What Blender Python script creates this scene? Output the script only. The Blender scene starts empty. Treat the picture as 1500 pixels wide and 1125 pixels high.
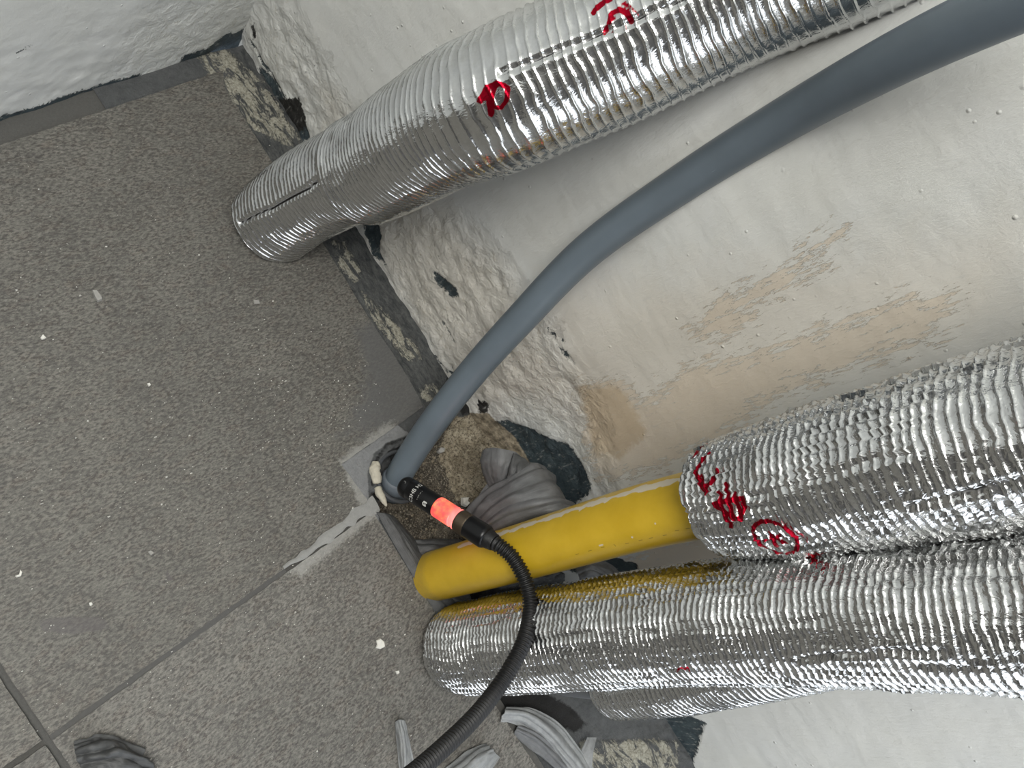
import bpy, math, random
import numpy as np
from mathutils import Vector, Matrix

random.seed(7); RNG = np.random.RandomState(7)
SC = bpy.context.scene; COL = SC.collection

# ------------------------------------------------------------------ camera
F = 1083.0; CX, CY = 750.0, 562.5; H = 0.8
_dn = np.array([10-CX, 970-CY, F]); _dn /= np.linalg.norm(_dn); UP = -_dn
EX = np.array([1910-CX, -224-CY, F]); EX = EX-(EX@UP)*UP; EX /= np.linalg.norm(EX)
EY = np.cross(UP, EX)
RM = np.array([EX, EY, UP])           # camera axes (right, down, forward) -> world
CAM = np.array([0, 0, H])
cd = bpy.data.cameras.new('camera'); cam = bpy.data.objects.new('camera', cd); COL.objects.link(cam)
cd.sensor_width = 36; cd.lens = F/1500*36; cd.clip_start = 0.02
m = Matrix([[RM[i][0], -RM[i][1], -RM[i][2], CAM[i]] for i in range(3)]+[[0, 0, 0, 1]])
cam.matrix_world = m
SC.camera = cam

# ------------------------------------------------------------------ light and exposure
w = bpy.data.worlds.new('world'); SC.world = w; w.use_nodes = True
w.node_tree.nodes['Background'].inputs[0].default_value = (.75, .85, 1, 1)
w.node_tree.nodes['Background'].inputs[1].default_value = 0.6
def area(name, loc, target, size, power, col=(1, 1, 1)):
    l = bpy.data.lights.new(name, 'AREA'); l.shape = 'RECTANGLE'; l.size, l.size_y = size; l.energy = power; l.color = col
    o = bpy.data.objects.new(name, l); COL.objects.link(o); o.location = loc
    o.rotation_euler = (Vector(target)-Vector(loc)).to_track_quat('-Z', 'Y').to_euler(); return o
area('added_front_light', (-.25, -1.37, 1.0), (-.25, 0, .98), (1.4, 1.85), 7.5, (.97, .99, 1))  # unseen front source, added so the foil mirrors a bright side
area('ceiling_lamp_light', (-.58, .03, 2.24), (-.58, .03, 0), (1.1, .8), 25, (1, .985, .95))
SC.view_settings.view_transform = 'Standard'; SC.view_settings.look = 'None'
SC.view_settings.exposure = 0.68; SC.view_settings.gamma = 1; SC.view_settings.use_curve_mapping = False
SC.cycles.use_denoising = True; SC.cycles.max_bounces = 8; SC.cycles.diffuse_bounces = 4; SC.cycles.glossy_bounces = 5
SC.cycles.caustics_reflective = False; SC.cycles.caustics_refractive = False; SC.cycles.sample_clamp_indirect = 4

# ------------------------------------------------------------------ geometry helpers
WX = 0.542; BY = 0.492
def ray(u, v): return RM@np.array([u-CX, v-CY, F])
def at(u, v, d): return CAM+ray(u, v)/F*d
def fl(u, v, z=0.): r = ray(u, v); return CAM+r*((z-H)/r[2])
def wl(u, v, x=WX): r = ray(u, v); return CAM+r*(x/r[0])
def back(u, v, y=BY): r = ray(u, v); return CAM+r*(y/r[1])
def proj(P):
    q = (P-CAM)@RM; return q[..., 0]/q[..., 2]*F+CX, q[..., 1]/q[..., 2]*F+CY, q[..., 2]

_T = RNG.rand(256, 256)
def vn(x, y, seed=0, perx=None):
    """value noise in 0..1; perx = period in x lattice cells"""
    x = np.asarray(x, float)+0.0; y = np.asarray(y, float)+0.0
    xi = np.floor(x).astype(int); yi = np.floor(y).astype(int); fx = x-xi; fy = y-yi
    fx = fx*fx*(3-2*fx); fy = fy*fy*(3-2*fy)
    def h(a, b):
        if perx: a = a % perx
        return _T[(a+seed*37) % 256, (b+seed*91+(a//256)*13) % 256]
    return (h(xi, yi)*(1-fx)+h(xi+1, yi)*fx)*(1-fy)+(h(xi, yi+1)*(1-fx)+h(xi+1, yi+1)*fx)*fy
def fbm(x, y, seed=0, o=4):
    t = 0; a = .5
    for k in range(o): t = t+a*vn(x*2**k, y*2**k, seed+k); a *= .5
    return t/(1-.5**o)
def sstep(a, b, x): t = np.clip((x-a)/(b-a), 0, 1); return t*t*(3-2*t)
def sdf(P, poly):
    """signed distance of 2-D points to a polygon, negative inside"""
    poly = np.asarray(poly, float); n = len(poly); d = np.full(len(P), 1e9); ins = np.zeros(len(P), bool)
    for i in range(n):
        a = poly[i]; b = poly[(i+1) % n]; e = b-a; w_ = P-a
        t = np.clip((w_@e)/(e@e+1e-18), 0, 1); q = w_-t[:, None]*e
        d = np.minimum(d, np.hypot(q[:, 0], q[:, 1]))
        c = (a[1] > P[:, 1]) != (b[1] > P[:, 1])
        with np.errstate(divide='ignore', invalid='ignore'):
            xx = (b[0]-a[0])*(P[:, 1]-a[1])/(b[1]-a[1])+a[0]
        ins ^= c & (P[:, 0] < xx)
    return np.where(ins, -d, d)
def sdl(P, line, r):
    """distance to an open polyline minus radius"""
    line = np.asarray(line, float); d = np.full(len(P), 1e9)
    for a, b in zip(line[:-1], line[1:]):
        e = b-a; w_ = P-a; t = np.clip((w_@e)/(e@e+1e-18), 0, 1); q = w_-t[:, None]*e
        d = np.minimum(d, np.hypot(q[:, 0], q[:, 1]))
    return d-r
def spline(pts, step):
    P = np.array(pts, float); P = np.vstack([2*P[0]-P[1], P, 2*P[-1]-P[-2]]); out = []
    for i in range(1, len(P)-2):
        for t in np.linspace(0, 1, 24, endpoint=False):
            a, b, c, d = P[i-1:i+3]
            out.append(.5*((2*b)+(c-a)*t+(2*a-5*b+4*c-d)*t*t+(3*b-a-3*c+d)*t**3))
    out.append(P[-2]); out = np.array(out)
    L = np.r_[0, np.cumsum(np.linalg.norm(np.diff(out, axis=0), axis=1))]
    n = max(2, int(round(L[-1]/step))+1); s = np.linspace(0, L[-1], n)
    return np.stack([np.interp(s, L, out[:, k]) for k in range(out.shape[1])], 1), s
def frames(C):
    T = np.gradient(C, axis=0); T /= np.linalg.norm(T, axis=1)[:, None]
    N = np.zeros_like(T); u = np.cross(T[0], [0.3, -.2, .9] if abs(T[0][2]) < .8 else [-1, -.1, 0.]); N[0] = u/np.linalg.norm(u)
    for i in range(1, len(T)):
        v = N[i-1]-(N[i-1]@T[i])*T[i]; N[i] = v/np.linalg.norm(v)
    return T, N, np.cross(T, N)

def mesh(name, V, Fq, mat=None, parent=None, attrs=None, uv=None, smooth=True):
    V = np.asarray(V, np.float32); me = bpy.data.meshes.new(name)
    if isinstance(Fq, np.ndarray):
        n, k = Fq.shape
        me.vertices.add(len(V)); me.vertices.foreach_set('co', V.ravel())
        me.loops.add(n*k); me.loops.foreach_set('vertex_index', Fq.astype(np.int32).ravel())
        me.polygons.add(n); me.polygons.foreach_set('loop_start', np.arange(0, n*k, k, dtype=np.int32))
        me.polygons.foreach_set('loop_total', np.full(n, k, np.int32))
        me.update(calc_edges=True)
    else:
        me.from_pydata([tuple(map(float, v)) for v in V], [], Fq)
    if attrs:
        for k_, a in attrs.items():
            at_ = me.attributes.new(k_, 'FLOAT', 'POINT'); at_.data.foreach_set('value', np.asarray(a, np.float32).ravel())
    if uv is not None:
        at_ = me.attributes.new('suv', 'FLOAT_VECTOR', 'POINT')
        u3 = np.zeros((len(V), 3), np.float32); u3[:, :uv.shape[1]] = uv; at_.data.foreach_set('vector', u3.ravel())
    me.polygons.foreach_set('use_smooth', np.full(len(me.polygons), smooth))
    me.validate()
    if mat: me.materials.append(mat)
    o = bpy.data.objects.new(name, me); COL.objects.link(o)
    if parent:
        o.parent = parent; o.matrix_parent_inverse = Matrix.Translation(-parent.location)
    return o
def grid_faces(nr, nc, wrap=False):
    r = np.arange(nr-1)[:, None]; c = np.arange(nc if wrap else nc-1)[None, :]; c2 = (c+1) % nc
    a = r*nc+c; b = r*nc+c2; d = (r+1)*nc+c; e = (r+1)*nc+c2
    return np.stack([a, b, e, d], -1).reshape(-1, 4)
def empty(name, loc, label, cat, group=None):
    o = bpy.data.objects.new(name, None); COL.objects.link(o); o.location = Vector(loc); o.empty_display_size = .02
    return tag(o, label, cat, group)
def tag(o, label=None, cat=None, group=None, kind=None):
    if label: o['label'] = label
    if cat: o['category'] = cat
    if group: o['group'] = group
    if kind: o['kind'] = kind
    return o
def tube(name, C, rad, mat, parent=None, seg=40, cap=True, attrs=None, flip=False):
    """a solid of revolution-like sweep; rad is a scalar or one per centre point"""
    T, N, B = frames(C); n = len(C); rad = np.broadcast_to(np.asarray(rad, float), (n,))
    a = np.linspace(0, 2*np.pi, seg, endpoint=False)
    V = C[:, None, :]+rad[:, None, None]*(np.cos(a)[None, :, None]*N[:, None, :]+np.sin(a)[None, :, None]*B[:, None, :])
    V = V.reshape(-1, 3); Fq = [tuple(f) for f in grid_faces(n, seg, True)[:, ::-1]]
    if cap: Fq += [tuple(range(seg)), tuple(range((n-1)*seg, n*seg))[::-1]]
    return mesh(name, V, Fq, mat, parent)
def blob(name, c, r, mat, parent=None, seed=0, sub=2, rough=.35, rot=0):
    import bmesh
    bm = bmesh.new(); bmesh.ops.create_icosphere(bm, subdivisions=sub, radius=1)
    rs = np.random.RandomState(seed); f = rs.rand(3)*6+2; ph = rs.rand(3)*6
    for v in bm.verts:
        k = 1+rough*(math.sin(v.co.x*f[0]+ph[0])*math.sin(v.co.y*f[1]+ph[1])+.6*math.sin(v.co.z*f[2]+ph[2]+v.co.x*4))*.6
        x, y, z = v.co.x*r[0]*k, v.co.y*r[1]*k, v.co.z*r[2]*k
        v.co = (x*math.cos(rot)-y*math.sin(rot), x*math.sin(rot)+y*math.cos(rot), z)
    me = bpy.data.meshes.new(name); bm.to_mesh(me); bm.free(); me.materials.append(mat)
    me.polygons.foreach_set('use_smooth', np.full(len(me.polygons), sub > 1))
    o = bpy.data.objects.new(name, me); COL.objects.link(o); o.location = Vector(c)
    if parent: o.parent = parent; o.matrix_parent_inverse = Matrix.Translation(-parent.location)
    return o

# ------------------------------------------------------------------ material helpers
def s2l(c):
    return tuple(((x/255)/12.92 if x/255 <= .04045 else ((x/255+.055)/1.055)**2.4) for x in c)
class NT:
    def __init__(s, name):
        s.m = bpy.data.materials.new(name); s.m.use_nodes = True; s.t = s.m.node_tree; s.b = s.t.nodes['Principled BSDF']
    def n(s, typ, **kw):
        nd = s.t.nodes.new(typ)
        for k, v in kw.items(): setattr(nd, k, v)
        return nd
    def link(s, a, b): s.t.links.new(a, b)
    def put(s, sock, v):
        if isinstance(v, (int, float)): sock.default_value = v
        elif isinstance(v, tuple): sock.default_value = (*v, 1) if len(v) == 3 and sock.type == 'RGBA' else v
        else: s.link(v, sock)
    def coords(s, attr=None, scale=(1, 1, 1), rot=(0, 0, 0)):
        if attr: src = s.n('ShaderNodeAttribute', attribute_name=attr).outputs['Vector']
        else: src = s.n('ShaderNodeTexCoord').outputs['Object']
        mp = s.n('ShaderNodeMapping'); s.link(src, mp.inputs[0]); mp.inputs['Scale'].default_value = scale; mp.inputs['Rotation'].default_value = rot
        return mp.outputs[0]
    def noise(s, co, scale, detail=4, rough=.6, dist=0):
        nd = s.n('ShaderNodeTexNoise'); s.link(co, nd.inputs['Vector']); nd.inputs['Scale'].default_value = scale
        nd.inputs['Detail'].default_value = detail; nd.inputs['Roughness'].default_value = rough; nd.inputs['Distortion'].default_value = dist
        return nd.outputs[0]
    def voro(s, co, scale, feature='F1', out=0):
        nd = s.n('ShaderNodeTexVoronoi', feature=feature); s.link(co, nd.inputs['Vector']); nd.inputs['Scale'].default_value = scale
        return nd.outputs[out]
    def ramp(s, x, a, b, lo=0., hi=1.):
        nd = s.n('ShaderNodeMapRange'); s.put(nd.inputs[0], x)
        for i, v in enumerate((a, b, lo, hi)): nd.inputs[i+1].default_value = v
        return nd.outputs[0]
    def math(s, op, a, b=0.):
        nd = s.n('ShaderNodeMath', operation=op); s.put(nd.inputs[0], a); s.put(nd.inputs[1], b); return nd.outputs[0]
    def mix(s, f, a, b):
        nd = s.n('ShaderNodeMix', data_type='RGBA'); s.put(nd.inputs[0], f); s.put(nd.inputs[6], a); s.put(nd.inputs[7], b); return nd.outputs[2]
    def attr(s, name): return s.n('ShaderNodeAttribute', attribute_name=name).outputs['Fac']
    def mask(s, name, noise_out, amp, soft=.0006):
        """1 inside the region whose signed distance is in attribute name, edge broken up by noise"""
        d = s.math('ADD', s.attr(name), s.math('MULTIPLY', s.math('SUBTRACT', noise_out, .5), amp))
        return s.ramp(d, soft, -soft)
    def bump(s, h, strength=.5, dist=.001, prev=None):
        nd = s.n('ShaderNodeBump'); s.put(nd.inputs['Height'], h); nd.inputs['Strength'].default_value = strength; nd.inputs['Distance'].default_value = dist
        if prev: s.link(prev, nd.inputs['Normal'])
        return nd.outputs[0]
    def out(s, col=None, rough=None, normal=None, metal=None, **kw):
        if col is not None: s.put(s.b.inputs['Base Color'], col)
        if rough is not None: s.put(s.b.inputs['Roughness'], rough)
        if metal is not None: s.put(s.b.inputs['Metallic'], metal)
        if normal is not None: s.link(normal, s.b.inputs['Normal'])
        for k, v in kw.items(): s.put(s.b.inputs[k.replace('_', ' ')], v)
        return s.m
def simple(name, col, rough=.6, bump=0., scale=300, var=.15, metal=0., **kw):
    M = NT(name); co = M.coords(); nz = M.noise(co, scale, 4)
    c = s2l(col); dk = tuple(x*(1-var) for x in c); lt = tuple(min(1, x*(1+var)) for x in c)
    nb = M.noise(co, scale*1.7, 3)
    return M.out(M.mix(nz, dk, lt), rough, M.bump(nb, bump, .001) if bump else None, metal, **kw)

# ---- tile stone
def tile_material(name, rot, base):
    M = NT(name); co = M.coords(scale=(1, 1, 1), rot=(0, 0, rot)); cs = M.coords(scale=(1, 2.1, 1), rot=(0, 0, rot))
    fine = M.noise(cs, 210, 6, .72); mid = M.noise(cs, 48, 5, .7, .4); big = M.noise(co, 7, 4, .6)
    b = s2l(base); c = M.mix(M.ramp(big, .35, .7), tuple(x*.78 for x in b), tuple(x*1.22 for x in b))
    c = M.mix(M.ramp(fine, .36, .66), M.mix(.72, c, s2l((58, 57, 54))), M.mix(.42, c, s2l((156, 153, 146))))
    dark = M.math('MULTIPLY', M.ramp(fine, .52, .42), M.ramp(mid, .42, .58))
    c = M.mix(M.math('MULTIPLY', dark, .85), c, s2l((52, 50, 48)))
    blot = M.math('MULTIPLY', M.ramp(M.noise(cs, 95, 8, .8), .52, .45), M.ramp(M.noise(co, 17, 4, .7), .42, .55)); c = M.mix(M.math('MULTIPLY', blot, .55), c, s2l((62, 60, 57)))
    brown = M.math('MULTIPLY', M.ramp(mid, .5, .7), .35); c = M.mix(brown, c, s2l((108, 98, 88)))
    dust = M.math('MULTIPLY', M.ramp(M.noise(co, 330, 4, .7), .6, .72), M.ramp(M.noise(co, 12, 3), .5, .75))
    c = M.mix(M.math('MULTIPLY', dust, .6), c, s2l((176, 174, 168)))
    sm = M.mask('smear', M.noise(co, 40, 7, .8), .06, .008)
    c = M.mix(M.math('MULTIPLY', sm, .75), c, s2l((88, 88, 88)))
    wd = M.mask('dusty', M.noise(co, 90, 8, .85), .034, .003)
    c = M.mix(M.math('MULTIPLY', wd, .5), c, s2l((165, 165, 160)))
    st = M.mask('stain', M.noise(co, 120, 4, .7), .004, .001)
    c = M.mix(M.math('MULTIPLY', st, .6), c, s2l((84, 80, 80)))
    n = M.bump(mid, .25, .0012, M.bump(fine, .5, .0006))
    return M.out(c, M.ramp(fine, .2, .8, .5, .75), n)
M_tile = tile_material('stone_look_tile', .68, (97, 94, 86))
M_tile2 = tile_material('stone_look_tile_turned', .68+1.4, (113, 110, 103))
M_grout = simple('grey_grout', (84, 83, 80), .9, .5, 500, .25)
M_edge = simple('pale_chipped_tile_edge', (150, 148, 142), .9, .3, 400)

# ---- wall paint
def wall_material():
    M = NT('chipped_white_wall_paint'); co = M.coords()
    n1 = M.noise(co, 90, 7, .75); n2 = M.noise(co, 25, 5, .65, .5); n3 = M.noise(co, 6, 3)
    streak = M.noise(M.coords(scale=(1, 5, 1), rot=(-.45, 0, 0)), 40, 6, .75)
    c = M.mix(M.ramp(n2, .3, .7), s2l((218, 218, 211)), s2l((228, 228, 222)))
    c = M.mix(M.ramp(n3, .3, .7), c, s2l((220, 221, 218)))
    c = M.mix(M.math('MULTIPLY', M.mask('warm', n2, .06, .03), .85), c, s2l((224, 219, 208)))
    rough_z = M.mask('rough', n2, .05, .02)
    gold = M.math('MULTIPLY', M.ramp(M.noise(co, 110, 6, .8), .56, .66), rough_z)
    c = M.mix(M.math('MULTIPLY', gold, .4), c, s2l((176, 164, 136)))
    bg = M.mask('beige', streak, .11, .0012)
    c = M.mix(M.math('MULTIPLY', bg, .7), c, M.mix(n1, s2l((212, 196, 174)), s2l((226, 213, 194))))
    tn = M.mask('tan', n1, .03, .004)
    c = M.mix(M.math('MULTIPLY', tn, .7), c, s2l((200, 180, 150)))
    cr = M.mask('cream', n1, .02, .0015); c = M.mix(cr, c, M.mix(n2, s2l((172, 164, 146)), s2l((204, 196, 176))))
    dk = M.mask('dark', M.noise(co, 70, 10, .85, .3), .034, .0004)
    dcol = M.mix(M.ramp(n1, .35, .65), s2l((40, 51, 57)), s2l((70, 82, 86)))
    chips = M.ramp(M.noise(M.coords(scale=(1, 2, .7)), 120, 6, .8), .60, .63); dcol = M.mix(chips, dcol, s2l((134, 136, 132)))
    c = M.mix(dk, c, dcol)
    bl = M.mask('black', M.noise(co, 220, 6, .8), .02, .0006); c = M.mix(bl, c, s2l((34, 33, 32)))
    pits = M.math('MULTIPLY', M.math('MULTIPLY', M.ramp(M.noise(co, 170, 7, .85), .615, .63), M.ramp(M.noise(co, 16, 4, .7), .50, .56)), rough_z); c = M.mix(pits, c, s2l((72, 76, 76)))
    scuff = M.math('MULTIPLY', M.ramp(streak, .58, .66), .3); c = M.mix(scuff, c, s2l((204, 203, 196)))
    rb = M.mask('rubble', M.noise(co, 100, 6, .8), .014, .001)
    c = M.mix(rb, c, M.mix(M.ramp(n1, .38, .62), s2l((96, 88, 74)), s2l((176, 164, 142))))
    # relief: paint film thickness, droplets, brush marks
    film = M.math('SUBTRACT', 1., M.math('MAXIMUM', M.math('MULTIPLY', bg, .16), dk))
    n = M.bump(film, .8, .0014)
    nod = M.ramp(M.voro(co, 34), .0, .07, 1, 0); nod = M.math('MULTIPLY', nod, M.ramp(M.noise(co, 15, 2), .38, .5))
    n = M.bump(nod, 1., .0012, n)
    lump = M.math('MULTIPLY', M.noise(co, 75, 5, .6, .6), M.math('ADD', M.math('MULTIPLY', rough_z, 1.0), .12))
    nod2 = M.math('MULTIPLY', M.ramp(M.voro(co, 62), .0, .10, 1, 0), M.ramp(M.noise(co, 22, 2), .46, .54)); n = M.bump(nod2, .9, .0009, n)
    n = M.bump(lump, .9, .0045, n)
    n = M.bump(M.math('MULTIPLY', M.noise(co, 190, 6, .75, .3), M.math('ADD', rough_z, .1)), .8, .0018, n)
    n = M.bump(streak, .45, .0012, n)
    n = M.bump(M.noise(co, 350, 4), .25, .0005, n)
    return M.out(c, M.ramp(n1, .2, .8, .42, .62), n)
M_wall = wall_material()
def plain_wall(name, col):
    M = NT(name); co = M.coords(); n = M.noise(co, 12, 5)
    c = s2l(col); return M.out(M.mix(n, tuple(x*.92 for x in c), tuple(min(1, x*1.05) for x in c)), .6, M.bump(M.noise(co, 60, 4), .3, .002))
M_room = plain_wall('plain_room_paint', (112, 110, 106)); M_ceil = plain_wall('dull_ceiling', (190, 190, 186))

# ---- trench mortar
def trench_material():
    M = NT('mortar_and_waterproofing'); co = M.coords()
    n1 = M.noise(co, 120, 7, .75); n2 = M.noise(co, 34, 6, .7, .4); nf = M.noise(co, 300, 5, .8)
    c = M.mix(M.ramp(n1, .3, .7), s2l((74, 76, 77)), s2l((98, 99, 99)))                    # grey mortar
    st = M.mask('strip', n1, .012, .001)
    c = M.mix(st, c, M.mix(M.ramp(M.noise(M.coords(scale=(3, 1, 1)), 60, 8, .8, .3), .38, .66), s2l((52, 55, 57)), s2l((104, 105, 103))))
    rub = M.mix(M.ramp(n2, .36, .62), s2l((60, 55, 47)), s2l((112, 104, 90)))
    ng = M.noise(co, 460, 5, .75); rub = M.mix(M.ramp(ng, .55, .63), rub, s2l((170, 162, 146)))
    rub = M.mix(M.ramp(ng, .47, .40), rub, s2l((40, 35, 29)))
    c = M.mix(M.mask('rubble', n1, .03, .0012), c, rub)
    tan = M.mix(M.ramp(n2, .4, .6), s2l((132, 122, 102)), s2l((188, 178, 156)))
    tan = M.mix(M.ramp(nf, .49, .42), tan, s2l((84, 74, 60)))
    c = M.mix(M.mask('tan', n1, .02, .0012), c, tan)
    c = M.mix(M.mask('blue', n1, .03, .0012), c, M.mix(n1, s2l((36, 46, 52)), s2l((66, 76, 80))))
    cr = M.math('MULTIPLY', M.mask('cream', M.noise(co, 110, 9, .85), .034, .0006), M.ramp(M.noise(M.coords(scale=(1.8, .7, 1), rot=(0, 0, -.3)), 42, 9, .8, .6), .47, .50))
    c = M.mix(cr, c, M.mix(M.ramp(nf, .4, .6), s2l((138, 134, 120)), s2l((190, 187, 172))))
    cem = M.mask('cement', M.noise(co, 80, 6, .7), .006, .0008)
    c = M.mix(cem, c, M.mix(M.ramp(n1, .3, .7), s2l((126, 127, 128)), s2l((150, 151, 151))))
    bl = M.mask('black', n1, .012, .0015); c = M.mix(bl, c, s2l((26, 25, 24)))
    n = M.bump(n2, .8, .004, M.bump(n1, 1., .0028, M.bump(nf, 1., .0013)))
    n = M.bump(cr, .6, .0012, n)
    return M.out(c, .75, n)
M_trench = trench_material()

# ---- foil
def foil_material(name, col=(228, 229, 229), fine=1.):
    M = NT(name); suv = M.coords('suv')
    cr1 = M.voro(M.coords('suv', scale=(1, 1.5, 1)), 260, 'DISTANCE_TO_EDGE'); cr2 = M.noise(suv, 420, 5, .65, .5); cr3 = M.noise(suv, 120, 3, .6, .8)
    n = M.bump(M.ramp(cr1, 0, .25), .14*fine, .0006)
    n = M.bump(cr3, .36*fine, .0016, n)
    n = M.bump(cr2, .10*fine, .0005, n)
    ink = M.ramp(M.math('ADD', M.attr('ink'), M.math('MULTIPLY', M.math('SUBTRACT', M.noise(suv, 500, 3), .5), .0012)), .0003, -.0003)
    c = M.mix(M.ramp(cr2, .3, .7), tuple(x*.88 for x in s2l(col)), s2l(col))
    c = M.mix(ink, c, s2l((170, 16, 40)))
    cut = M.ramp(M.attr('cut'), .0006, -.0002); c = M.mix(cut, c, s2l((24, 22, 22)))
    return M.out(c, M.math('ADD', M.ramp(cr2, .2, .8, .10, .24), M.math('MULTIPLY', ink, .15)), n, M.math('SUBTRACT', 1., M.math('MULTIPLY', cut, 1.)))
M_foil = foil_material('crinkled_aluminium_foil', fine=.7)
M_foil2 = foil_material('heavily_crinkled_aluminium_foil', fine=1.2)

# ------------------------------------------------------------------ floor
def P2(pts, f): return np.array([f(*p)[:2] for p in pts])
floor = bpy.data.objects.new('floor', None); COL.objects.link(floor); floor['kind'] = 'structure'; floor.empty_display_size = .1
cut_edge = [tuple(fl(*p)[:2]) for p in [(545, 742), (500, 680), (583, 622), (620, 596), (600, 556), (537, 460), (473, 356), (395, 232), (330, 130)]]
fl_masks = {'smear': [(600, 622), (500, 640), (540, 560), (520, 480), (560, 470), (650, 560)],
            'dusty': [(505, 690), (498, 672), (575, 616), (590, 640), (556, 750), (440, 845), (415, 835), (530, 748)]}
stains = [[(60, 905), (150, 903), (165, 920), (100, 930), (60, 922)], [(240, 838), (252, 834), (254, 850), (243, 854)], [(412, 767), (420, 767), (420, 780), (411, 778)]]
def tile(poly, mat, thick=.009, z=0., dense=True):
    """one tile from a polygon outline with a bevelled, slightly chipped edge; dense interior carries the stain fields"""
    import bmesh
    poly = [np.array(p, float) for p in poly]; pts = []
    for a, b in zip(poly, poly[1:]+poly[:1]):
        n = max(1, int(np.linalg.norm(b-a)/.006)) if dense else 1
        for k in range(n):
            p = a+(b-a)*k/n; pts.append(p+(RNG.rand(2)-.5)*(.0008 if dense and k else 0))
    pts = np.array(pts)
    bm = bmesh.new(); vs = [bm.verts.new((p[0], p[1], z)) for p in pts]; f = bm.faces.new(vs)
    if f.normal.z < 0: f.normal_flip()
    r = bmesh.ops.extrude_face_region(bm, geom=[f]); top = [e for e in r['geom'] if isinstance(e, bmesh.types.BMFace)]
    for v in {v for g in top for v in g.verts}: v.co.z -= thick
    bmesh.ops.recalc_face_normals(bm, faces=bm.faces)
    if dense:
        lo, hi = pts.min(0), pts.max(0)
        for ax in (0, 1):
            for c in np.arange(lo[ax]+.008, hi[ax], .008):
                co = [0, 0, 0]; co[ax] = c; no = [0, 0, 0]; no[ax] = 1
                bmesh.ops.bisect_plane(bm, geom=bm.verts[:]+bm.edges[:]+bm.faces[:], plane_co=co, plane_no=no)
        for v in bm.verts:
            if v.co.z > z-.0001: v.co.z += float((fbm(v.co.x*14, v.co.y*14, 3)-.5)*.0018)
    me = bpy.data.meshes.new('tile'); bm.to_mesh(me); bm.free(); me.materials.append(mat)
    V = np.zeros(len(me.vertices)*3); me.vertices.foreach_get('co', V); V = V.reshape(-1, 3)[:, :2]
    for k, p in fl_masks.items():
        a = me.attributes.new(k, 'FLOAT', 'POINT'); a.data.foreach_set('value', (sdf(V, P2(p, fl)) if dense else np.full(len(V), 1.)).astype(np.float32))
    a = me.attributes.new('stain', 'FLOAT', 'POINT')
    a.data.foreach_set('value', (np.min([sdf(V, P2(p, fl)) for p in stains], 0) if dense else np.full(len(V), 1.)).astype(np.float32))
    o = bpy.data.objects.new('tile', me); COL.objects.link(o); o.parent = floor; return o
GX = -.004; GY0, GY1 = -.072, -.077
tile([(GX, GY0), cut_edge[0]]+cut_edge[1:]+[(.5, .478), (GX, .422)], M_tile)
tile([(GX, GY1), (.352, GY1), (.350, -.16), (.349, -.236), (.350, -.34), (.353, -.68), (GX, -.68)], M_tile2)
tile([(-.61, -.068), (GX-.006, GY0), (GX-.006, .421), (-.61, .415)], M_tile)
tile([(-.61, -.074), (-.61, -.68), (GX-.006, -.68), (GX-.006, GY1)], M_tile2)
for (x0, x1) in ((-1.3, -.616), (-.61, GX-.006), (GX, .353)):
    for (y0, y1) in ((-1.4, -.686), (-.68, -.074), (-.068, .415)):
        if x0 > -1 and y0 > -1: continue
        tile([(x0, y0), (x1, y0), (x1, y1), (x0, y1)], M_tile, dense=False)

# grout bed below the tiles
V = np.array([(-1.32, -1.42, -.0035), (.36, -1.42, -.0035), (.36, .52, -.0035), (-1.32, .52, -.0035)]); V2 = V-[0, 0, .03]
o = mesh('grout', np.vstack([V, V2]), [(0, 1, 2, 3), (4, 7, 6, 5), (0, 4, 5, 1), (1, 5, 6, 2), (2, 6, 7, 3), (3, 7, 4, 0)], M_grout, floor, smooth=False)
# cement wiped into the joint between the two big tiles
jl, _ = spline([fl(415, 832, .0012), fl(470, 795, .0012), fl(520, 757, .0012), fl(552, 738, .0008)], .003)
def ribbon(name, C, half, mat, parent, up=(0, 0, 1), arch=.001, rag=.25, seed=5):
    T = np.gradient(C, axis=0); T /= np.linalg.norm(T, axis=1)[:, None]; S = np.cross(T, up); S /= np.linalg.norm(S, axis=1)[:, None]
    n = len(C); half = np.broadcast_to(np.asarray(half, float), (n,)); k = np.array([-1, -.6, 0, .6, 1])
    sc = np.arange(n)*.37
    hl = half*(1+rag*(vn(sc, sc*0, seed)-.5)*2); hr = half*(1+rag*(vn(sc, sc*0, seed+9)-.5)*2)
    w_ = np.where(k[None, :] < 0, hl[:, None], hr[:, None])*k[None, :]
    V = C[:, None]+w_[..., None]*S[:, None]+(arch*(1-k**2))[None, :, None]*np.array(up)
    return mesh(name, V.reshape(-1, 3), grid_faces(n, 5), mat, parent)
M_cem = simple('light_cement_smear', (142, 142, 139), .85, .6, 240, .2)
M_joint = simple('dark_joint_filler', (80, 79, 77), .8, .4, 300, .2)
ribbon('cement_smear', jl, np.interp(np.linspace(0, 1, len(jl)), [0, .3, .7, 1], [.0015, .0045, .006, .008]), M_cem, floor, arch=.0016, rag=.5)
jl2, _ = spline([(-.004, -.0745, -.0006), (.1, -.0744, -.0006), (.235, -.0742, -.0004)], .004)
ribbon('joint_filler', jl2, .0042, M_joint, floor, arch=.0003, rag=.25, seed=11)

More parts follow.
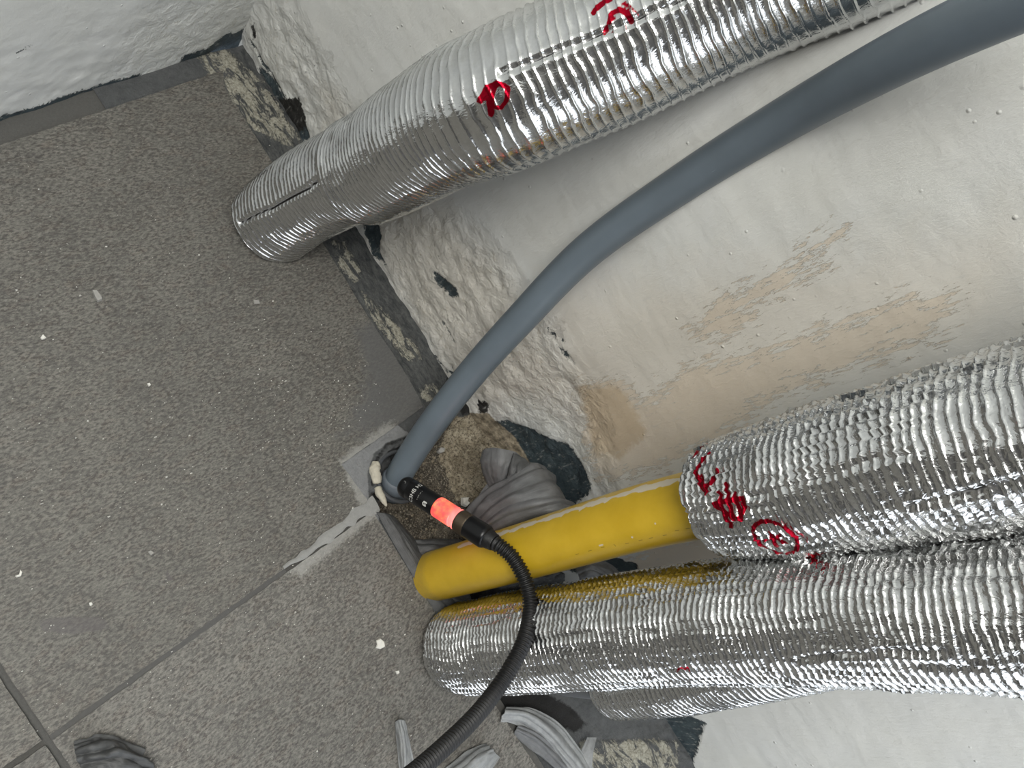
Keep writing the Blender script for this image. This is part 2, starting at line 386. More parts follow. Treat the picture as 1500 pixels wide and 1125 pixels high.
# ------------------------------------------------------------------ trench along the wall foot
gx = np.concatenate([np.arange(.345, .562, .0016)]); gy = np.concatenate([np.arange(-1.4, -.62, .02), np.arange(-.62, .505, .0019)])
Y, X = np.meshgrid(gy, gx, indexing='ij'); PT = np.stack([X.ravel(), Y.ravel()], 1)
hole = [(592, 648), (566, 655), (549, 672), (543, 700), (552, 735), (566, 762), (590, 785), (618, 812), (650, 858), (690, 885), (760, 905), (905, 905), (880, 860), (820, 760), (760, 665), (700, 600), (668, 606), (640, 640), (612, 655)]
ring_arc = [(600, 640), (566, 652), (548, 680), (545, 712)]
TM = {
 'strip': [(340, 80), (345, 190), (465, 350), (600, 560), (630, 610), (600, 640), (700, 660), (700, 560), (530, 340), (380, 60)],
 'rubble': [(565, 735), (575, 700), (610, 700), (620, 655), (655, 620), (720, 600), (800, 700), (740, 780), (690, 800), (640, 815), (600, 790), (575, 765)],
 'tan': [(655, 640), (672, 608), (720, 605), (760, 650), (740, 700), (700, 735), (672, 730), (665, 690), (655, 670)],
 'blue': [(735, 620), (800, 640), (880, 760), (930, 850), (860, 850), (800, 760), (760, 690)],
 'cement': [(500, 680), (583, 622), (600, 636), (568, 648), (548, 664), (538, 690), (540, 728), (556, 752), (556, 775), (530, 745)],
 'cream1': [(488, 350), (505, 355), (528, 395), (528, 412), (516, 410), (500, 392)],
 'cream2': [(532, 430), (545, 437), (580, 475), (612, 508), (618, 525), (600, 528), (572, 500), (545, 465)],
 'cream3': [(618, 570), (636, 562), (646, 575), (632, 588), (618, 582)],
 'cream4': [(290, 82), (330, 70), (385, 120), (440, 205), (430, 215), (375, 190), (335, 150)],
 'cream6': [(-60, 200), (60, 172), (62, 180), (-60, 210)],
 'cream5': [(860, 1085), (1000, 1085), (1010, 1200), (830, 1200)],
 'black1': [(700, 850), (760, 858), (850, 850), (860, 900), (760, 905), (715, 880)],  # shade of the deep hole below the yellow pipe, painted black
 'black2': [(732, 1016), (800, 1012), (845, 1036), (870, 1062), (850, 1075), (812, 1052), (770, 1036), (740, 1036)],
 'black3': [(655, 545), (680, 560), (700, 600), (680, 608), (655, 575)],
}
def poly2(k): return P2(TM[k], fl)
at_ = {k: sdf(PT, poly2(k)) for k in ('strip', 'rubble', 'tan', 'blue', 'cement')}
at_['cream'] = np.minimum.reduce([sdf(PT, poly2('cream%d' % i)) for i in range(1, 7)])
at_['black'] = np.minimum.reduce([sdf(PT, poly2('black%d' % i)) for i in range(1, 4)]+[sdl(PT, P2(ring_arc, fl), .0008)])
hs = sdf(PT, P2(hole, fl)); x_, y_ = PT[:, 0], PT[:, 1]
Z = -.0015+0*x_
Z -= .024*sstep(.006, -.012, hs)*(1-.4*sstep(.03, 0, sdf(PT, poly2('tan'))))
Z += sstep(.004, -.012, hs)*((fbm(x_*70, y_*70, 5)-.5)*.016+(fbm(x_*190, y_*190, 9)-.5)*.012+np.abs(vn(x_*110, y_*110, 19)-.5)*.005)
Z += sstep(.006, 0, -hs*0+np.abs(x_-.9)*0+sdf(PT, poly2('strip')))*(fbm(x_*60, y_*45, 2)-.5)*.004
Z -= sstep(-.24, -.30, y_)*.010*(.6+fbm(x_*30, y_*30, 4))
Z += np.exp(-np.clip(WX-x_, 0, 1)/.006)*.003
Z -= .03*sstep(.01, -.01, sdf(PT, poly2('black1')))
Z = np.where(at_['cement'] < 0, np.maximum(Z, -.001+.0006*fbm(x_*50, y_*50, 7)), Z)
Z += np.clip(-at_['cream'], 0, .003)*.5
rng = (np.abs(sdl(PT, P2(ring_arc, fl), 0)-.004) < .0035)
Z = np.where(rng, np.maximum(Z, .001), Z)
mb = mesh('mortar_bed', np.stack([x_, y_, Z], 1), grid_faces(len(gy), len(gx))[:, ::-1], M_trench, floor, attrs=at_)

# ------------------------------------------------------------------ walls
def wall_grid(name, a, b, place, masks, lines, disp, mat):
    B_, A_ = np.meshgrid(b, a, indexing='ij'); P = np.stack([A_.ravel(), B_.ravel()], 1)
    at2 = {}
    for k in ('warm', 'rough', 'beige', 'tan', 'dark', 'black', 'rubble', 'cream'):
        ds = [sdf(P, q) for q in masks.get(k, [])]+[sdl(P, q, r) for q, r in lines.get(k, [])]
        at2[k] = np.minimum.reduce(ds) if ds else np.full(len(P), 1.)
    d = disp(P, at2); V = place(P, d)
    o = mesh(name, V, grid_faces(len(b), len(a)), mat, attrs=at2); o['kind'] = 'structure'
    return o
ya = np.concatenate([np.arange(-1.4, -.66, .04), np.arange(-.66, BY+.04, .0024)])
za = np.concatenate([np.arange(-.04, .64, .0024), np.arange(.66, 2.31, .06), [2.3]])
W = lambda pts: np.array([wl(*p)[1:] for p in pts])
wm = {
 'rough': [W([(300, 0), (420, 0), (560, 250), (700, 340), (800, 460), (860, 600), (900, 760), (700, 620), (520, 340)])],
 'warm': [W([(800, 420), (1050, 400), (1300, 380), (1500, 330), (1500, 500), (1000, 640), (1000, 760), (880, 760), (820, 600)]), W([(480, 150), (640, 300), (760, 420), (860, 600), (700, 600), (520, 340)])],
 'beige': [W([(850, 565), (905, 560), (930, 600), (1000, 545), (1120, 520), (1230, 480), (1330, 440), (1390, 450), (1360, 500), (1230, 545), (1120, 590), (1060, 640), (960, 690), (870, 710), (850, 660)]),
           W([(1010, 480), (1060, 440), (1150, 400), (1160, 412), (1100, 450), (1080, 490), (1030, 500)]), W([(1170, 395), (1200, 380), (1205, 390), (1180, 402)]), W([(1180, 360), (1230, 345), (1200, 366)]),
           W([(950, 800), (1060, 780), (1080, 830), (950, 850), (900, 840)])],
 'tan': [W([(840, 570), (900, 570), (940, 640), (900, 680), (860, 670)])],
 'dark': [W([(722, 618), (742, 620), (765, 632), (800, 650), (822, 660), (850, 695), (862, 720), (840, 740), (830, 800), (930, 830), (930, 860), (790, 830), (760, 700), (735, 660)]),
          W([(532, 318), (550, 316), (560, 345), (556, 368), (568, 388), (548, 375), (536, 348)]),
          W([(636, 396), (650, 405), (668, 420), (674, 432), (666, 436), (648, 422)]),
          W([(378, 95), (400, 120), (430, 165), (446, 185), (452, 205), (430, 210), (408, 190), (385, 150)]),
          W([(1030, 1062), (1010, 1125), (960, 1200), (900, 1125), (905, 1040), (960, 1030)])],
 'black': [W([(405, 145), (435, 145), (447, 185), (430, 200), (412, 175)]), W([(700, 585), (716, 590), (712, 608), (702, 604)]), W([(367, 38), (371, 35), (373, 55), (369, 58)])],
 'rubble': [W([(640, 600), (715, 606), (740, 640), (770, 690), (740, 720), (640, 700)])],
 'cream': [W([(985, 1040), (1010, 1045), (1005, 1090), (975, 1105)])],
}
wlines = {'dark': [(W([(650, 470), (668, 500)]), .0006), (W([(640, 520), (655, 540), (690, 560)]), .0012), (W([(520, 335), (548, 372), (600, 445), (655, 540), (700, 600)]), -.0030),
                   (W([(365, 60), (395, 110), (420, 150)]), .002), (W([(815, 495), (840, 530)]), .0010), (W([(806, 480), (830, 500)]), .0008)]}
def wdisp(P, A):
    y, z = P[:, 0], P[:, 1]
    d = (fbm(y*4, z*3, 1)-.5)*.010
    yb = -.072-.03*(z-.2)
    d += .0120*sstep(.045, -.050, y-yb)-.0080*sstep(-.05, -.17, y-yb)           # shallow step running up the wall, shaped in to give its dark shading band
    k = sstep(.03, -.02, A['rough']); d += k*(fbm(y*60, z*60, 6)-.5)*.006+k*(fbm(y*22+z*14, z*30-y*10, 8)-.5)*.0045
    d += (fbm(y*24, z*60, 12)-.5)*.0010
    d += .0013*sstep(.001, -.001, A['dark'])
    return d
wall_grid('wall_right', ya, za, lambda P, d: np.stack([WX+d, P[:, 0], P[:, 1]], 1), wm, wlines, wdisp, M_wall)
xa = np.concatenate([np.arange(-1.32, .1, .04), np.arange(.1, .575, .0028)])
zb = np.concatenate([np.arange(-.04, .16, .0028), np.arange(.18, 2.31, .06), [2.3]])
Bk = lambda pts: np.array([back(*p)[[0, 2]] for p in pts])
bm_ = {'dark': [np.array([(.44, -.04), (.46, .008), (.49, .012), (.515, .028), (.53, .02), (.56, .03), (.56, -.04)]), np.array([(-1.3, -.04), (-1.3, .001), (.3, .003), (.4, .002), (.44, -.04)])],
       'rough': [np.array([(.36, -.03), (.56, -.03), (.56, .2), (.40, .1)])]}
bl_ = {'dark': [(Bk([(12, 56), (18, 53), (28, 48)]), .0009)]}
def bdisp(P, A):
    x, z = P[:, 0], P[:, 1]; return (fbm(x*9, z*9, 21)-.5)*.006+(fbm(x*40+z*30, z*60-x*20, 22)-.5)*.004*sstep(.2, .0, z)-.03*sstep(.12, -.02, x)*0
ob = wall_grid('wall_back', xa, zb, lambda P, d: np.stack([P[:, 0], BY+.012-d*.8-.122*(.487-np.maximum(P[:, 0], 0)), P[:, 1]], 1), bm_, bl_, bdisp, M_wall)
ob.data.flip_normals()
def box(name, lo, hi, mat, parent=None):
    lo, hi = np.array(lo), np.array(hi)
    V = np.array([[(lo, hi)[i][0], (lo, hi)[j][1], (lo, hi)[k][2]] for i in (0, 1) for j in (0, 1) for k in (0, 1)])
    return mesh(name, V, [(0, 1, 3, 2), (4, 6, 7, 5), (0, 4, 5, 1), (2, 3, 7, 6), (0, 2, 6, 4), (1, 5, 7, 3)], mat, parent, smooth=False)
tag(box('wall_left', (-1.36, -1.42, -.04), (-1.3, .52, 2.3), plain_wall('dark_room_paint', (74, 72, 70))), kind='structure')  # unseen wall, toned dark to give the foil a dark reflected band
# unseen front wall; its opening is made up to suit the added front light
wf = bpy.data.objects.new('wall_front', None); COL.objects.link(wf); wf['kind'] = 'structure'
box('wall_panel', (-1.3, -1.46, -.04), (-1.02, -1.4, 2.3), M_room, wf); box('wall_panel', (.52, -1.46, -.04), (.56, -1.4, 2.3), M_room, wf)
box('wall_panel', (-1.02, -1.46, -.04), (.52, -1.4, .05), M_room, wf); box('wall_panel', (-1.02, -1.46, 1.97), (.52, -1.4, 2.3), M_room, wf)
tag(box('ceiling', (-1.36, -1.46, 2.3), (.6, .56, 2.36), M_ceil), kind='structure')

# ------------------------------------------------------------------ foil wrapped pipes
def foil_tube(name, pts, R, parent, taper=None, ring=.0075, seed=1, ink=(), cuts=(), grid=.6, amp=1., step=.00062, astep=.0024, close=.55, dent=None, mat=None, ph=0., crk=1.):
    C, s = spline(pts, step); n = len(C); T, N, B = frames(C)
    na = int(2*np.pi*R/astep); a = np.linspace(0, 2*np.pi, na, endpoint=False)
    S, A = np.meshgrid(s, a, indexing='ij'); arc = A*R; L = s[-1]
    # radius profile with turned-in ends
    Rr = np.full(n, R)
    if taper: Rr = Rr*np.interp(s, *taper)
    na_l = int(2*np.pi*R/.013)
    def pn(sx, ay, sd):      # noise periodic around the pipe
        k = max(3, int(round(2*np.pi*R*ay))); return vn(A/(2*np.pi)*k, S*sx, sd, perx=k)
    wob = (pn(60, 110, seed)-.5)*.0026+(pn(16, 30, seed+1)-.5)*.0034
    x = (S+wob)/ring; f = np.abs((x % 1)-.5)*ring           # distance to the next wrapped thread
    amp_r = .35+.9*pn(30, 60, seed+2)
    la = ((A/(2*np.pi)*na_l+(pn(20, 20, seed+3)-.5)*.7) % 1); fl_ = np.abs(la-.5)*.013
    bead = 1-min(grid, 1.4)*.40*np.exp(-(fl_/.0022)**2)
    h = amp*.0013*np.exp(-(f/.0007)**2)*amp_r*bead
    h += amp*-.00015*np.cos(2*np.pi*x)
    pin = pn(40, 60, seed+4)*1.5
    h += grid*amp*(.0008*np.exp(-((fl_)/.0008)**2)-.0010*np.exp(-((fl_-.0020)/.0011)**2))*pin
    h += (pn(260, 220, seed+5)-.5)*.00035*amp+(np.abs(pn(110, 90, seed+6)-.5)-.25)*.0011*amp*crk+(pn(35, 25, seed+7)-.5)*.0010*crk+(pn(9, 9, seed+8)-.5)*.004
    rad = Rr[:, None]+h
    SA = np.stack([S.ravel(), arc.ravel()], 1)
    P0 = C[:, None]+R*(np.cos(a)[None, :, None]*N[:, None]+np.sin(a)[None, :, None]*B[:, None])
    Nr = (np.cos(a)[None, :, None]*N[:, None]+np.sin(a)[None, :, None]*B[:, None])
    face = (Nr*(CAM-P0)).sum(-1) > 0
    pu, pv, _ = proj(P0); pu = np.where(face, pu, 1e6)
    def loc(u, v):
        k = int(np.argmin((pu-u)**2+(pv-v)**2)); i, j = divmod(k, na); i = min(max(i, 1), n-2); j2, j1 = (j+1) % na, (j-1) % na
        if max(pu[i, j1], pu[i, j2], pu[i-1, j], pu[i+1, j]) > 1e5: return SA[k]
        J = np.array([[pu[i+1, j]-pu[i-1, j], pu[i, j2]-pu[i, j1]], [pv[i+1, j]-pv[i-1, j], pv[i, j2]-pv[i, j1]]])*.5
        q = np.clip(np.linalg.solve(J, [u-pu[i, j], v-pv[i, j]]), -1, 1)
        return SA[i*na+j]+q*[s[1]-s[0], 2*np.pi*R/na]
    def unwrap(q):
        q = np.array([loc(*p) for p in q]); W_ = 2*np.pi*R
        for i in range(1, len(q)):
            q[i, 1] -= W_*round((q[i, 1]-q[i-1, 1])/W_)
        return q
    ikd = np.full(len(SA), 1.); ctd = np.full(len(SA), 1.)
    for line, r in ink:
        q = unwrap(line); r = r*1.0+.0001
        for sh in (-2*np.pi*R, 0, 2*np.pi*R): ikd = np.minimum(ikd, sdl(SA, q+[0, sh], r))
    for line, r in cuts:
        q = unwrap(line)
        for sh in (-2*np.pi*R, 0, 2*np.pi*R): ctd = np.minimum(ctd, sdl(SA, q+[0, sh], r))
    ct = ctd.reshape(rad.shape); rad -= .003*sstep(.0016, -.0004, ct); rad += .0012*np.exp(-((ct-.004)/.003)**2)
    if dent is not None: rad += dent(S, A, P0, pu, pv)
    # rolled-in ends
    e = np.minimum(S, L-S); rag = (pn(5, 60, seed+11)-.5)*.004*(e < .004)
    rad *= 1-.10*np.clip(1-e/.006, 0, 1)**2
    V = C[:, None]+rad[..., None]*Nr+(rag*np.where(S < L/2, 1, -1))[..., None]*T[:, None]
    V = V.reshape(-1, 3); Fq = grid_faces(n, na, True)[:, ::-1]; atk = {'ink': ikd, 'cut': ctd}
    # inward-turned lips at both ends
    ext, fx = [], []; base = len(V); ring0 = V[:na]; ring1 = V[-na:]
    for rg, cc, idx0, fl2 in ((ring0, C[0]+T[0]*.002, 0, False), (ring1, C[-1]-T[-1]*.002, base-na, True)):
        v = cc+(rg-cc)*close; st = base+sum(len(q) for q in ext); ext.append(v)
        i = np.arange(na); j = (i+1) % na
        q = np.stack([idx0+i, idx0+j, st+j, st+i], 1); fx.append(q[:, ::-1] if fl2 else q)
    V = np.vstack([V]+ext); Fq = np.vstack([Fq]+fx)
    uv = np.vstack([np.stack([S.ravel()+ph, arc.ravel()], 1), np.zeros((2*na, 2))])
    for k in atk: atk[k] = np.r_[atk[k], np.full(2*na, 1.)]
    return mesh(name, V, Fq, mat or M_foil, parent, attrs=atk, uv=uv)

M_pvc = simple('grey_pipe_core', (120, 122, 124), .4, 0, 60, .05)
# 1. upper pipe
up_pts = [(.440, .276, -.002), (.456, .266, .07), (.466, .246, .145), (.466, .222, .215), tuple(at(660, 178, .632)), tuple(at(746, 141, .580)), tuple(at(900, 72, .545)), tuple(at(1064, -10, .510)), tuple(at(1240, -95, .465)), tuple(at(1440, -200, .42))]
print('UP', [tuple(round(float(c), 3) for c in q) for q in up_pts])
t1 = empty('insulated_pipe', (.440, .276, 0), 'leaning foil-wrapped pipe near the back corner, a red 10 printed on it', 'pipe', 'foil-wrapped insulated pipes')
k10a = [([(701, 148), (712, 128), (727, 122)], .0018), ([(711, 128), (716, 150), (719, 168)], .0020), ([(704, 149), (712, 141)], .0014),
        ([(731, 122), (743, 129), (742, 147), (733, 159), (722, 157), (719, 142), (724, 128), (731, 122)], .0014)]
k10b = [([(868, 16), (879, 4), (893, -4)], .0022), ([(884, 47), (888, 40)], .0016), ([(892, 32), (895, 18), (906, 13), (918, 18), (924, 30)], .0018), ([(890, 30), (900, 28)], .0010)]
tiny = [([(910+4*i, 3+3.4*i), (915+4*i, 1+3.4*i), (914+4*i, 6+3.4*i)], .0005) for i in range(6)]
i0 = int(0)
lo_pts = up_pts[:3]
def splitpts(pts, s0, s1, step=.02):
    C, s = spline(pts, .002); m_ = (s >= s0-1e-6) & (s <= s1+1e-6); C = C[m_]; return C[::12] if len(C) > 24 else C[[0, len(C)//2, -1]]
foil_tube('lower_sleeve', splitpts(up_pts, .0, .195), .0505, t1, seed=3, grid=.3, cuts=[([(352, 326), (400, 305), (452, 276), (492, 252)], .0011)], close=.8)
foil_tube('upper_sleeve', splitpts(up_pts, .178, 1.), .0535, t1, seed=17, grid=.25, ink=k10a+k10b+tiny, cuts=[([(733, 107), (800, 80), (877, 50), (950, 20), (1000, 0)], .0005)], close=.9)
Cc, _ = spline(up_pts, .01); tube('pipe_core', Cc, .022, M_pvc, t1, 24)

# 2. yellow pipe and its sleeve
M_yel = NT('yellow_gas_pipe_plastic'); co = M_yel.coords(); n1 = M_yel.noise(co, 30, 5, .6); n2 = M_yel.noise(co, 200, 6, .8)
c = M_yel.mix(M_yel.ramp(n1, .3, .7), s2l((200, 164, 36)), s2l((214, 178, 50)))
c = M_yel.mix(M_yel.ramp(M_yel.noise(co, 90, 7, .85), .665, .70), c, s2l((222, 206, 120)))
c = M_yel.mix(M_yel.ramp(M_yel.attr('paint'), .0004, -.0004), c, s2l((214, 204, 184)))
c = M_yel.mix(M_yel.math('MULTIPLY', M_yel.ramp(M_yel.math('ADD', M_yel.attr('dirt'), M_yel.math('MULTIPLY', n2, .02)), .02, .0), .6), c, s2l((120, 108, 70)))
c = M_yel.mix(M_yel.ramp(M_yel.attr('print'), .0002, -.0002), c, s2l((150, 120, 20)))
M_yel.out(c, .32, M_yel.bump(n2, .15, .0005), Coat_Weight=.2, Subsurface_Weight=.0)
ye_pts = [(.362, -.178, -.05), (.375, -.182, .0), (.392, -.186, .10), (.412, -.190, .20), (.430, -.193, .30), (.437, -.196, .38), (.436, -.198, .5), (.434, -.198, .72), (.434, -.198, 1.02)]
t2 = empty('yellow_pipe', (.375, -.182, 0), 'smooth yellow plastic pipe rising out of the hole, foil sleeve round its upper part', 'pipe')
C, s = spline(ye_pts, .004); T, N, B = frames(C); na = 72; a = np.linspace(0, 2*np.pi, na, endpoint=False); RY = .0290
Nr = np.cos(a)[None, :, None]*N[:, None]+np.sin(a)[None, :, None]*B[:, None]; S_, A_ = np.meshgrid(s, a, indexing='ij')
V = C[:, None]+RY*Nr; pu, pv, _ = proj(V)
fc = (Nr*(CAM-V)).sum(-1)
SAy = np.stack([S_.ravel(), A_.ravel()*RY], 1)
def yloc(u, v): return SAy[np.argmin(((pu-u)**2+(pv-v)**2+(fc < -.05)*1e9).ravel())]
# paint line left along the wall side of the pipe (it was painted together with the wall)
ang = np.array([yloc(p[0], p[1])[1] for p in [(760, 768), (860, 740), (960, 712)]]); a0 = float(np.median(ang))
dd = np.abs((SAy[:, 1]-a0+np.pi*RY) % (2*np.pi*RY)-np.pi*RY)
paint = dd-.0030-(fbm(SAy[:, 0]*120, SAy[:, 1]*90, 3)-.5)*.009+.02*sstep(.13, .10, SAy[:, 0])
for q, r in (([(822, 748), (826, 742)], .0012), ([(830, 749), (834, 741)], .0012), ([(927, 788), (928, 788)], .0012), ([(958, 768), (959, 768)], .001), ([(878, 798), (882, 797)], .0008)):
    L_ = np.array([yloc(*p) for p in q]); paint = np.minimum(paint, sdl(SAy, L_, r))
prt = np.full(len(SAy), 1.)
for i in range(11):
    L_ = np.array([yloc(845+i*18, 812-i*4.1), yloc(849+i*18, 811-i*4.1)]); prt = np.minimum(prt, sdl(SAy, L_, .0004))
Fy = [tuple(f) for f in grid_faces(len(C), na, True)[:, ::-1]]+[tuple(range(na)), tuple(range((len(C)-1)*na, len(C)*na))[::-1]]
mesh('pipe_wall', V.reshape(-1, 3), Fy, M_yel.m, t2, attrs={'paint': paint, 'dirt': np.clip(SAy[:, 0]-.062, 0, 1), 'print': prt})
Qc = lambda pts: [(942+x/2.688, 504+y/2.688) for x, y in pts]
red_s = [(Qc([(176, 392), (205, 360), (242, 330)]), .0009), (Qc([(178, 445), (212, 410), (248, 378)]), .0018), (Qc([(196, 492), (225, 455), (256, 428)]), .0020), (Qc([(196, 490), (212, 530), (240, 585)]), .0022),
         (Qc([(240, 562), (268, 545), (290, 498)]), .0020), (Qc([(222, 512), (236, 548)]), .0010),
         (Qc([(280, 630), (340, 616), (404, 606)]), .0018), (Qc([(328, 552), (340, 620), (362, 690)]), .0018), (Qc([(302, 585), (316, 660), (350, 718)]), .0018), (Qc([(362, 590), (378, 640), (392, 672)]), .0018),
         (Qc([(284, 640), (330, 668), (384, 684)]), .0018), (Qc([(404, 612), (400, 650), (386, 690)]), .0018)]
circ = [(525+92*math.cos(t)*math.cos(.38)-56*math.sin(t)*math.sin(.38), 752+92*math.cos(t)*math.sin(.38)+56*math.sin(t)*math.cos(.38)) for t in np.linspace(0, 2*math.pi, 29)]
red_s += [(Qc(circ), .0015), (Qc([(504, 730), (514, 758), (532, 788)]), .0014), (Qc([(480, 768), (512, 758), (546, 742)]), .0014), (Qc([(514, 756), (540, 764), (570, 770)]), .0014), (Qc([(652, 830), (698, 806)]), .0018)]
red_s += [(Qc([(528+19*k, 668+14*k), (536+19*k, 662+14*k), (537+19*k, 680+14*k)]), .0004) for k in range(7)]
foil_tube('foil_sleeve', splitpts(ye_pts, .444, 2.), .0500, t2, mat=M_foil2, taper=([0, .03, .08, 1], [.94, 1.0, 1.03, 1.02]), seed=31, ring=.0066, grid=2., amp=1.25, crk=1.5, ink=red_s, close=.60,
          cuts=[([(1100, 727), (1180, 705), (1260, 683), (1340, 664)], .0002), ([(1330, 738), (1400, 722), (1445, 712)], .0004)])

# 3. lower insulated pipe
lo = [(.343, -.260, -.001), (.362, -.269, .09), (.380, -.276, .2), (.394, -.281, .3), (.402, -.286, .42), (.404, -.291, .55), (.402, -.294, .72), (.402, -.294, 1.02)]
t3 = empty('insulated_pipe', (.343, -.260, 0), 'thick foil-wrapped insulated pipe standing on the tile edge below the yellow pipe', 'pipe', 'foil-wrapped insulated pipes')
foil_tube('foil_sleeve', lo, .0505, t3, mat=M_foil2, seed=47, ring=.0060, grid=1.4, amp=1.2, crk=1.4, taper=([0, .02, .1, .3, .5, 1], [.9, .97, 1., 1.0, .95, .95]), close=.8, ink=[([(991, 985), (997, 978), (1003, 983), (1006, 978), (1010, 986)], .0009)],
          cuts=[([(1165, 972), (1230, 960), (1290, 958), (1380, 955)], .0003)])
Cc, _ = spline(lo, .01); tube('pipe_core', Cc, .022, M_pvc, t3, 24)

# 4. short insulated pipe behind it
be = [(.452, -.398, .078), (.458, -.388, .18), (.466, -.362, .34), (.47, -.34, .45), (.472, -.335, .6), (.472, -.335, .72)]
t4 = empty('insulated_pipe', (.452, -.398, .078), 'foil insulation sleeve end half hidden behind and below the lowest foil-wrapped pipe', 'pipe', 'foil-wrapped insulated pipes')
foil_tube('foil_sleeve', be, .040, t4, mat=M_foil2, seed=63, ring=.007, grid=.7, amp=1.1, astep=.003, step=.0009)
Cc, _ = spline([(.452, -.396, -.03)]+be, .01); tube('pipe_core', Cc, .018, M_pvc, t4, 24)

# ------------------------------------------------------------------ grey bent pipe
M_gp = NT('slate_grey_plastic_pipe'); co = M_gp.coords(); n1 = M_gp.noise(co, 12, 4); n2 = M_gp.noise(M_gp.coords(scale=(1, 1, .25)), 260, 5, .8)
c = M_gp.mix(M_gp.ramp(n1, .3, .7), s2l((96, 106, 114)), s2l((106, 117, 126)))
c = M_gp.mix(M_gp.math('MULTIPLY', M_gp.ramp(n2, .68, .74), .45), c, s2l((160, 168, 172)))
M_gp.out(c, .38, M_gp.bump(n2, .05, .0003))
gp = [at(575, 722, .90), at(588, 690, .872), at(628, 628, .835), at(690, 548, .795), at(762, 468, .742), at(860, 368, .68), at(1000, 268, .608), at(1150, 175, .53), at(1300, 92, .446), at(1450, 20, .385), at(1640, -60, .33)]
t5 = empty('grey_pipe', fl(578, 705), 'bare slate-grey plastic pipe curving from the hole up past the white wall', 'pipe')
C, s = spline(gp, .006); tube('pipe_wall', C, .0160, M_gp.m, t5, 48)
M_dk = simple('dark_grey_socket', (62, 64, 67), .6, .3, 200)
C0, _ = spline(gp[:3], .003); k = slice(0, 13)
tube('socket', C0[2:12], np.interp(np.arange(10), [0, 7, 8, 9], [.0195, .0192, .0182, .0165]), simple('worn_grey_socket_plastic', (100, 107, 114), .5, .2, 160), t5, 40)
# crusted ring of the old sleeve round its foot
rc = fl(586, 698, -.002); th = np.linspace(math.radians(40), math.radians(265), 40)
ring_c = np.stack([rc[0]+.030*np.cos(th), rc[1]+.030*np.sin(th), np.full(40, -.001)], 1)
o = tube('sleeve_ring', ring_c, .0028, M_dk, None, 12); tag(o, 'dark cut rim of an old pipe sleeve curving round the foot of the grey pipe', 'ring')
M_foam = simple('cream_putty', (186, 180, 164), .9, 1., 260, .25)
def lump(pts, rad, label, sd):
    C, q = spline([fl(*p) for p in pts], .0012); n = len(C); k = np.interp(np.linspace(0, 1, n), np.linspace(0, 1, len(rad)), rad)
    a = np.linspace(0, 2*np.pi, 20, endpoint=False); T, N, B = frames(C); Sg, Ag = np.meshgrid(np.arange(n)*.0012, a, indexing='ij')
    R_ = k[:, None]*(.75+.6*fbm(Sg*300, Ag*1.6, sd)); R_[0] *= .3; R_[-1] *= .3
    V = (C[:, None]+R_[..., None]*(np.cos(Ag)[..., None]*N[:, None]+np.sin(Ag)[..., None]*B[:, None])).reshape(-1, 3)
    tag(mesh('putty_lump', V, [tuple(f) for f in grid_faces(n, 20, True)[:, ::-1]]+[tuple(range(20)), tuple(range((n-1)*20, n*20))[::-1]], M_foam), label, 'putty')
lump([(551, 676, .001), (549, 690, .002), (551, 700, .001), (552, 709, .0)], [.004, .0062, .0058, .0045], 'cream putty lump beside the foot of the grey pipe', 5)
lump([(552, 713, .0), (555, 721, .001), (561, 731, .0), (566, 742, -.001)], [.0042, .0046, .0036, .0010], 'thin cream putty sliver tapering below the larger putty lump', 8)

